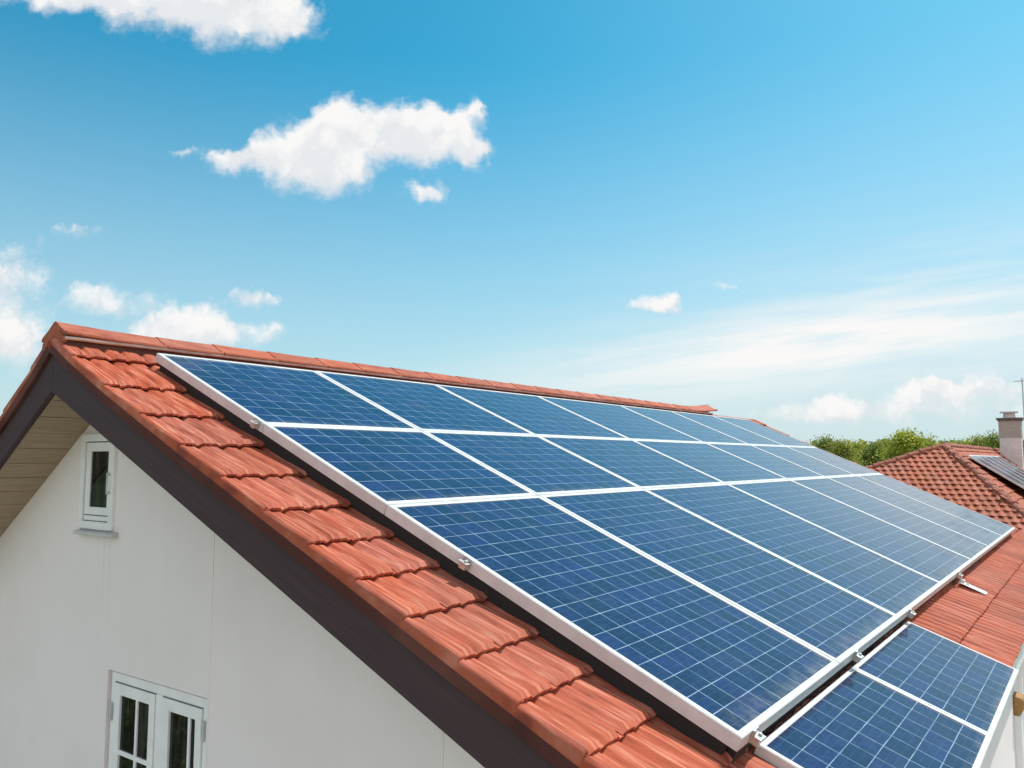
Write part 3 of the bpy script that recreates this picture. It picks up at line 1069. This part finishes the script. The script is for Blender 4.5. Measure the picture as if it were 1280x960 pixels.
# rails under the rows
for r in range(3):
    for q, s in enumerate((.22, .78)):
        mb = MB(FR)
        ss = scuts[r] + (scuts[r + 1] - scuts[r]) * s
        mb.box(ss - .02, ss + .02, PY0 + .10, ycuts[-1] - .1, .057, H_TOP - TH - .001)
        o = mb.build('rail_or_shade_strip', M_rail, bevel=.002)
        tag(o, 'dark %s rail under the %s of solar panels' % (('upper', 'lower')[q], ('top row', 'middle row', 'bottom row')[r]), 'rail', 'rails under the main array')
mb = MB(FR); mb.box(scuts[0] + .04, scuts[3] - .05, PY0 + .028, PY0 + .06, .030, H_TOP - TH - .002)  # added strip that blocks light and blackens the gap below the frame
tag(mb.build('rail_or_shade_strip', M_rail, bevel=.002), 'added dark strip for the shade, running down the slope under the gable side edge of the array', 'rail', 'rails under the main array')
mb = MB(FR); mb.box(scuts[3] - .05, scuts[3] - .015, PY0 + .06, ycuts[-1] - .05, .030, H_TOP - TH - .002)  # second added strip, darkens the gap at the array's lower edge
tag(mb.build('rail_or_shade_strip', M_rail, bevel=.002), 'added dark strip for the shade along the bottom edge of the array above the lower panels', 'rail', 'rails under the main array')
# loose end of a roof hook on the tiles
mb = MB(FR)
mb.box(4.575, 4.80, 5.80, 5.93, .060, .066)
mb.box(4.575, 4.581, 5.82, 5.91, .0665, .125)
mb.box(4.582, 4.612, 5.84, 5.89, .0665, .090)
mb.tube((4.64, 5.865, .066), (4.64, 5.865, .078), .013, n=6)
tag(mb.build('roof_hook', M_alu, bevel=.0015), 'bare metal roof hook lying on the tiles below the array', 'bracket')

# ------------------------------------------------------------------ neighbour: hipped roof with pantiles
A = Vector((1.453, 25.0, -0.248))
KF, KR, KL = 0.60, 0.83, 0.364           # falls of the hip end, the right slope and the left slope
NB_Y1 = 43.0
nb = tag(empty('neighbour_house', (A.x, A.y + 4, GROUND)), 'neighbouring house with weathered red hipped pantile roof', 'house')
npi = Matrix.Translation(nb.location).inverted()


def npart(mb, name, mat, **kw):
    o = mb.build(name, mat, **kw)
    o.parent = nb
    o.matrix_parent_inverse = npi
    return o


EAVE_Z = -3.4
drop = A.z - EAVE_Z
yF_, xR_, xL_ = A.y - drop / KF, A.x + drop / KR, A.x - drop / KL


def pantiles(O, D, X, N, tri, w, g, seed):
    """rows of S-shaped clay tiles on the plane at O; D down, X across, N out; tri(s,x) says whether a tile is on the facet"""
    rr = random.Random(seed)
    mb = MB()
    smax, x0, x1 = tri[0], tri[1], tri[2]
    inside = tri[3]
    pf = [(0, .0), (.12, .016), (.28, .026), (.45, .020), (.6, .006), (.75, .0), (.9, -.001), (1.0, .002)]
    i = 0
    while (i + 1) * g < smax:
        e = (i + 1) * g
        x = x0 + (w / 2 if i % 2 else 0)
        while x < x1:
            if inside(e - g / 2, x + w / 2):
                de, dn, tint = rr.uniform(-.015, .015), rr.uniform(-.006, .006), rr.random()
                vs, fs = [], []
                for r in range(4):
                    for t, h in pf:
                        arc = -.03 * (2 * t - 1) ** 2 + .015
                        s = (e - g - .04) if r == 0 else (e + de + arc) if r < 3 else e + de - .05
                        z = (.0 if r == 0 else .035 if r == 1 else .012 if r == 2 else .008) + h + dn
                        vs.append(tuple(O + D * s + X * (x + t * w) + N * z))
                m = len(pf)
                fs = [(r * m + k, (r + 1) * m + k, (r + 1) * m + k + 1, r * m + k + 1) for r in range(3) for k in range(m - 1)]
                mb.add(vs, fs, tint)
            x += w
        i += 1
    return mb


# hip end facing the camera
lenF = math.hypot(drop, drop / KF)
D = Vector((0, -1, -KF)).normalized()
N = Vector((0, -KF, 1)).normalized()
N = Vector((0, -KF, 1)); N = Vector((0, -KF, 1)).normalized()
cosF = 1 / math.hypot(1, KF)
tri = (lenF, -9, 5, lambda s, x: (-(s * cosF) * KF / KL - .05) < x < (s * cosF) * KF / KR + .05)
roof_nb = npart(pantiles(A, D, Vector((1, 0, 0)), N, tri, .20, .245, 3), 'roof', M_pan, smooth=45)
cosR = 1 / math.hypot(1, KR)
D2 = Vector((1, 0, -KR)).normalized(); N2 = Vector((KR, 0, 1)).normalized()
tri = (math.hypot(drop, drop / KR), -7, NB_Y1 - A.y, lambda s, x: x > -(s * cosR) * KR / KF - .05)
npart(pantiles(A, D2, Vector((0, 1, 0)), N2, tri, .22, .27, 4), 'roof', M_pan, smooth=45)
# solid under-roof and left slope
mb = MB()
c0 = (xL_, yF_, EAVE_Z - .03); c1 = (xR_, yF_, EAVE_Z - .03); c2 = (xR_, NB_Y1, EAVE_Z - .03); c3 = (xL_, NB_Y1, EAVE_Z - .03)
a0 = (A.x, A.y, A.z - .03); a1 = (A.x, NB_Y1, A.z - .03)
mb.add([c0, c1, c2, c3, a0, a1], [(0, 1, 4), (1, 2, 5, 4), (2, 3, 5), (3, 0, 4, 5), (0, 3, 2, 1)])
npart(mb, 'roof_deck', M_hip)
mb = MB(); mb.box(xL_ + .4, xR_ - .4, yF_ + .4, NB_Y1 - .3, GROUND - .2, EAVE_Z - .034)
npart(mb, 'wall', M_wall)
# hip and ridge caps
def caps(p0, p1, seg, r, name):
    p0, p1 = Vector(p0), Vector(p1)
    nseg = int((p1 - p0).length / seg)
    dv = (p1 - p0).normalized()
    side = dv.cross(Vector((0, 0, 1))).normalized()
    up = side.cross(dv).normalized()
    mb = MB()
    rr = random.Random(len(name) + nseg)
    for i in range(nseg):
        a, b = p0 + dv * (i * seg - .03), p0 + dv * ((i + 1) * seg + .02)
        tint = rr.random()
        off = up * rr.uniform(-.012, .012)
        vs = []
        for p, k in ((a, .86), (b, 1.08)):
            for j in range(9):
                t = math.pi * j / 8
                vs.append(tuple(p + off + side * (math.cos(t) * r * k) + up * (math.sin(t) * r * k * .9 - .01)))
        fs = [(j, j + 1, 9 + j + 1, 9 + j) for j in range(8)] + [tuple(range(9)), tuple(range(9, 18))[::-1]]
        mb.add(vs, fs, tint)
    return npart(mb, name, M_hip, smooth=45)
caps(A, (xR_, yF_, EAVE_Z), .33, .115, 'hip_caps')
caps(A, (xL_, yF_, EAVE_Z), .36, .12, 'hip_caps')
caps(A, (A.x, NB_Y1, A.z), .40, .11, 'ridge_caps')

# chimneys standing on the neighbour's right slope
def chimney(x, y, w, d_, zb, zt, label, body, pot=True):
    ch = empty('chimney', (x, y, zb))
    ch.parent = nb
    ch.matrix_parent_inverse = npi
    tag(ch, label)
    mb = MB(); mb.box(-w / 2, w / 2, -d_ / 2, d_ / 2, 0, (zt - zb) * .60)
    mb.build('chimney_base', body, ch, bevel=.01)
    mb = MB(); mb.box(-w / 2 - .012, w / 2 + .012, -d_ / 2 - .012, d_ / 2 + .012, (zt - zb) * .60 + .001, (zt - zb) * .90)
    mb.build('brick_head', M_brick, ch, bevel=.006)
    mb = MB(); mb.box(-w / 2 - .05, w / 2 + .05, -d_ / 2 - .05, d_ / 2 + .05, (zt - zb) * .90 + .001, (zt - zb) * .925)
    mb.box(-w / 2 - .09, w / 2 + .09, -d_ / 2 - .09, d_ / 2 + .09, (zt - zb) * .925 + .001, (zt - zb) * .955)
    mb.build('chimney_slab', M_cap, ch, bevel=.01)
    if pot:
        mb = MB(); mb.tube((-.02, 0, (zt - zb) * .956), (-.02, 0, (zt - zb) * .956 + .22), .24, .22, n=14)
        mb.tube((-.02, 0, (zt - zb) * .956 + .221), (-.02, 0, (zt - zb) * .956 + .27), .36, n=14)
        mb.build('chimney_pot', M_chim, ch, smooth=40)
    return ch
chimney(2.13, 38.6, .80, .70, -1.2, 1.24, 'square grey chimney with dark slab and short pot', M_chim)
chimney(2.98, 44.0, 1.00, .80, -2.0, 1.55, 'tan chimney at the right edge', M_tan)

# panels on the neighbour, on a frame flatter than the slope
NP = Vector((2.02, 25.55, -0.53))
tilt = math.atan(0.68)
proto = None
for i in range(5):
    root = tag(empty('solar_panel'), None, 'solar panel', 'solar panels on the neighbouring roof')
    root['label'] = 'small blue panel on the neighbouring roof, ' + ['nearest the hip', 'second from the hip', 'third from the hip', 'fourth from the hip', 'farthest from the hip'][i]
    root.rotation_euler = (0, tilt, 0)
    wdt, Ln = 1.75, 2.3
    root.location = NP + Vector((math.cos(tilt) * Ln / 2, wdt * (i + .5), -math.sin(tilt) * Ln / 2))
    if proto is None:
        proto = root
        mb = MB()
        x, y, rim, th = Ln / 2, (wdt - .02) / 2, .05, .05
        for a, b, c_, e_ in ((-x, x, -y, -y + rim), (-x, x, y - rim, y), (-x, -x + rim, -y + rim, y - rim), (x - rim, x, -y + rim, y - rim)):
            mb.box(a, b, c_, e_, -th, 0)
        mb.build('frame', M_alu, root, bevel=.003)
        gx, gy = x - rim, y - rim
        put('cell_sheet', [(-gx, -gy, -.006), (gx, -gy, -.006), (gx, gy, -.006), (-gx, gy, -.006)], [(0, 1, 2, 3)], M_panel, root,
            uvs=[(.05, .05), (.05, 11.95), (9.95, 11.95), (9.95, .05)])
        put('backsheet', [(-gx, -gy, -.02), (-gx, gy, -.02), (gx, gy, -.02), (gx, -gy, -.02)], [(0, 1, 2, 3)], M_back, root)
        mb = MB()
        for yy in (-y + .08, y - .12):
            mb.box(x - .12, x - .08, yy, yy + .04, -1.0, -.052)
            mb.box(-x + .1, -x + .14, yy, yy + .04, -.45, -.052)
        mb.build('support_leg', M_rail, root)
    else:
        for ch in list(proto.children):
            c_ = ch.copy()
            COL.objects.link(c_)
            c_.parent = root

# television aerial beyond the neighbour's ridge
ta = tag(empty('television_aerial', (2.31, 44.0, -1.9)), 'thin grey television aerial on a mast at the right edge', 'aerial')
mb = MB(); mb.tube((0, 0, 0), (0, 0, 5.2), .03, n=8); mb.build('mast', M_steel, ta)
mb = MB(); mb.tube((-.35, 0, 5.05), (.55, 0, 5.1), .018, n=6)
for k in range(7):
    x = -.3 + k * .13
    mb.tube((x, -.22, 5.07 + x * .055), (x, .22, 5.07 + x * .055), .010, n=5)
mb.build('antenna', M_steel, ta)

# ------------------------------------------------------------------ trees
def crown_mesh(seed, h, rx, n_clump, n_leaf, leaf, upright=0.0):
    """leaf-sized faces in clumps carried by branches; uneven outline with gaps"""
    rr = random.Random(seed)
    vs, fs, tn = [], [], []
    clumps = []
    for i in range(n_clump):
        t = rr.random() ** .75
        z = h * (.22 + .74 * t)
        prof_ = (math.sin(math.pi * min(1, (.18 + .80 * t))) ** .7) * (1 - .35 * t)
        a = rr.uniform(0, 2 * math.pi)
        rad = rx * prof_ * (rr.random() ** .45) * rr.uniform(.7, 1.15)
        clumps.append((Vector((math.cos(a) * rad, math.sin(a) * rad, z)), rr.uniform(.14, .30) * rx, rr.random()))
    for c, r, tc in clumps:
        for k in range(n_leaf):
            d_ = Vector((rr.gauss(0, 1), rr.gauss(0, 1), rr.gauss(0, .8) + upright * abs(rr.gauss(0, 1.6))))
            p = c + d_ * (r * .55)
            if p.z < h * .05 or p.z > h * 1.04 or (p - c).length > r * 1.6:
                continue
            nrm = Vector((rr.gauss(0, 1), rr.gauss(0, 1), rr.gauss(1.0, 1))).normalized()
            a_ = nrm.orthogonal().normalized()
            b_ = nrm.cross(a_)
            s = leaf * rr.uniform(.6, 1.5)
            i0 = len(vs)
            vs += [p + a_ * s, p + b_ * s * .55, p - a_ * s, p - b_ * s * .55]
            fs.append((i0, i0 + 1, i0 + 2, i0 + 3))
            tn += [min(1, max(0, tc * .7 + rr.random() * .45 - .08))] * 4
    return vs, fs, tn, clumps


M_leaf = [material('leaf olive', leaf_fn((0.18, 0.20, 0.035), (0.50, 0.50, 0.10))),
          material('leaf fresh', leaf_fn((0.24, 0.28, 0.03), (0.60, 0.60, 0.10))),
          material('leaf deep', leaf_fn((0.12, 0.16, 0.036), (0.40, 0.43, 0.10)))]


def make_tree(name, seed, h, rx, mat, n_clump=150, n_leaf=95, leaf=.075, upright=0.0):
    root = empty(name)
    vs, fs, tn, clumps = crown_mesh(seed, h, rx, n_clump, n_leaf, leaf, upright)
    mb = MB()
    rr = random.Random(seed + 99)
    mb.tube((0, 0, -.1), (0.05, 0, h * .35), h * .028, h * .02, n=8, caps=False)
    mb.tube((.05, 0, h * .35), (0, .05, h * .75), h * .02, h * .006, n=7, caps=False)
    for c, r, _ in clumps[::3]:
        mb.tube((.03, .0, min(c.z * .6, h * .6)), tuple(c), h * .008, h * .002, n=5, caps=False)
    mb.build('trunk', M_bark, root, smooth=60)
    put('crown', vs, fs, mat, root, attrs={'tint': tn})
    return root


def dup(root, loc, rz, s):
    r = root.copy()
    COL.objects.link(r)
    r.location, r.rotation_euler, r.scale = loc, (0, 0, rz), s
    for ch in root.children:
        c = ch.copy()
        COL.objects.link(c)
        c.parent = r
    return r


def bearing(px, dist):
    """ground point on the bearing of a column of the view"""
    d_ = SKY_H + SKY_R * ((px - 640) / F_PX)
    d_.z = 0
    p = CAM + d_.normalized() * dist
    return Vector((p.x, p.y, GROUND))


protos = [make_tree('tree', 1, 7.0, 2.7, M_leaf[0]), make_tree('tree', 2, 7.0, 2.5, M_leaf[1]), make_tree('tree', 3, 7.0, 2.8, M_leaf[2])]
willow = make_tree('willow_tree', 9, 6.55, 2.4, M_leaf[1], 130, 90, .075, .25)
used = [0, 0, 0]
# px, distance, height, breadth, kind, label
rows_ = [
    (940, 62, 5.6, 1.0, 0, 'olive green tree hidden mostly behind the main roof'),
    (985, 58, 5.5, 1.0, 2, 'dark green tree just behind the falling roof line'),
    (1014, 66, 6.3, .8, 0, 'low olive tree at the left end of the tree row'),
    (1032, 62, 6.95, .95, 2, 'dark rounded tree, tallest at the left end of the row'),
    (1052, 58, 6.5, .9, 0, 'olive tree left in the row behind the big house'),
    (1072, 64, 6.6, 1.0, 1, 'light green tree in the middle of the row left of the willow'),
    (1092, 60, 6.45, .95, 2, 'dark green tree between the light green tree and the willow'),
    (1108, 66, 6.7, .9, 0, 'olive tree tucked against the left of the willow'),
    (1158, 62, 6.7, .95, 0, 'olive tree just right of the willow'),
    (1180, 70, 6.7, .95, 2, 'dark tree above the hip of the neighbouring roof'),
    (1204, 68, 6.75, .9, 1, 'light green tree behind the ridge of the neighbouring roof'),
    (1224, 64, 6.85, .9, 0, 'olive tree behind the ridge, second from the chimney'),
    (1241, 60, 7.0, .8, 2, 'dark tree just left of the grey chimney'),
    (1290, 66, 6.8, 1.0, 0, 'olive tree at the right edge behind the chimneys'),
    (1330, 64, 6.9, 1.0, 2, 'dark tree beyond the right edge'),
]
for k, (px, dist, h, br, kind, lab) in enumerate(rows_):
    loc = bearing(px, dist)
    s = h / 7.0 * .94
    sx = s * br * 1.0
    if used[kind] == 0:
        o = protos[kind]
        o.location, o.rotation_euler, o.scale = loc, (0, 0, k * 1.3), (sx, sx, s)
        used[kind] = 1
    else:
        o = dup(protos[kind], loc, k * 1.7 + .4, (sx, sx, s))
    tag(o, lab, 'tree', 'trees behind the roofs')
willow.location = bearing(1133, 52)
tag(willow, 'tall bright green willow standing above the tree row', 'tree', 'trees behind the roofs')

# far woods on the horizon
rr = random.Random(44)
vs, fs, tn = [], [], []
for i in range(2300):
    a_w = math.radians(rr.uniform(-118, 42))
    dist = rr.uniform(190, 330)
    b = Vector((CAM.x + math.sin(a_w) * dist, CAM.y + math.cos(a_w) * dist, GROUND))
    hh = rr.uniform(7.2, 9.6)
    for k in range(22):
        p = b + Vector((rr.gauss(0, 2.2), rr.gauss(0, 2.2), hh * (rr.random() ** .6)))
        nrm = Vector((rr.gauss(0, 1), rr.gauss(0, 1), rr.gauss(.5, 1))).normalized()
        a_ = nrm.orthogonal().normalized(); b_ = nrm.cross(a_)
        s = rr.uniform(.5, 1.1)
        i0 = len(vs)
        vs += [p + a_ * s, p + b_ * s * .7, p - a_ * s, p - b_ * s * .7]
        fs.append((i0, i0 + 1, i0 + 2, i0 + 3))
        tn += [rr.random()] * 4
o = put('far_woods', vs, fs, M_leaf[2], attrs={'tint': tn})
tag(o, 'hazy dark band of far woods along the horizon', 'woods', kind='stuff')

# garden hedge below the gable, mirrored in the lower window
hedge = make_tree('garden_shrub', 17, 2.2, 1.3, M_leaf[2], 60, 60, .05)
hedge.location = (-5.9, -3.3, GROUND)
tag(hedge, 'rounded green garden shrub on the lawn nearest the gable', 'shrub', 'shrubs on the lawn')
for i, (x, y, s) in enumerate(((-8.2, -5.2, 1.35), (-9.6, -3.4, 1.1))):
    o = dup(hedge, (x, y, GROUND), i * 2.1, (s, s, s))
    tag(o, ('taller green garden shrub on the lawn, farther out', 'green garden shrub on the lawn, farthest left')[i], 'shrub', 'shrubs on the lawn')
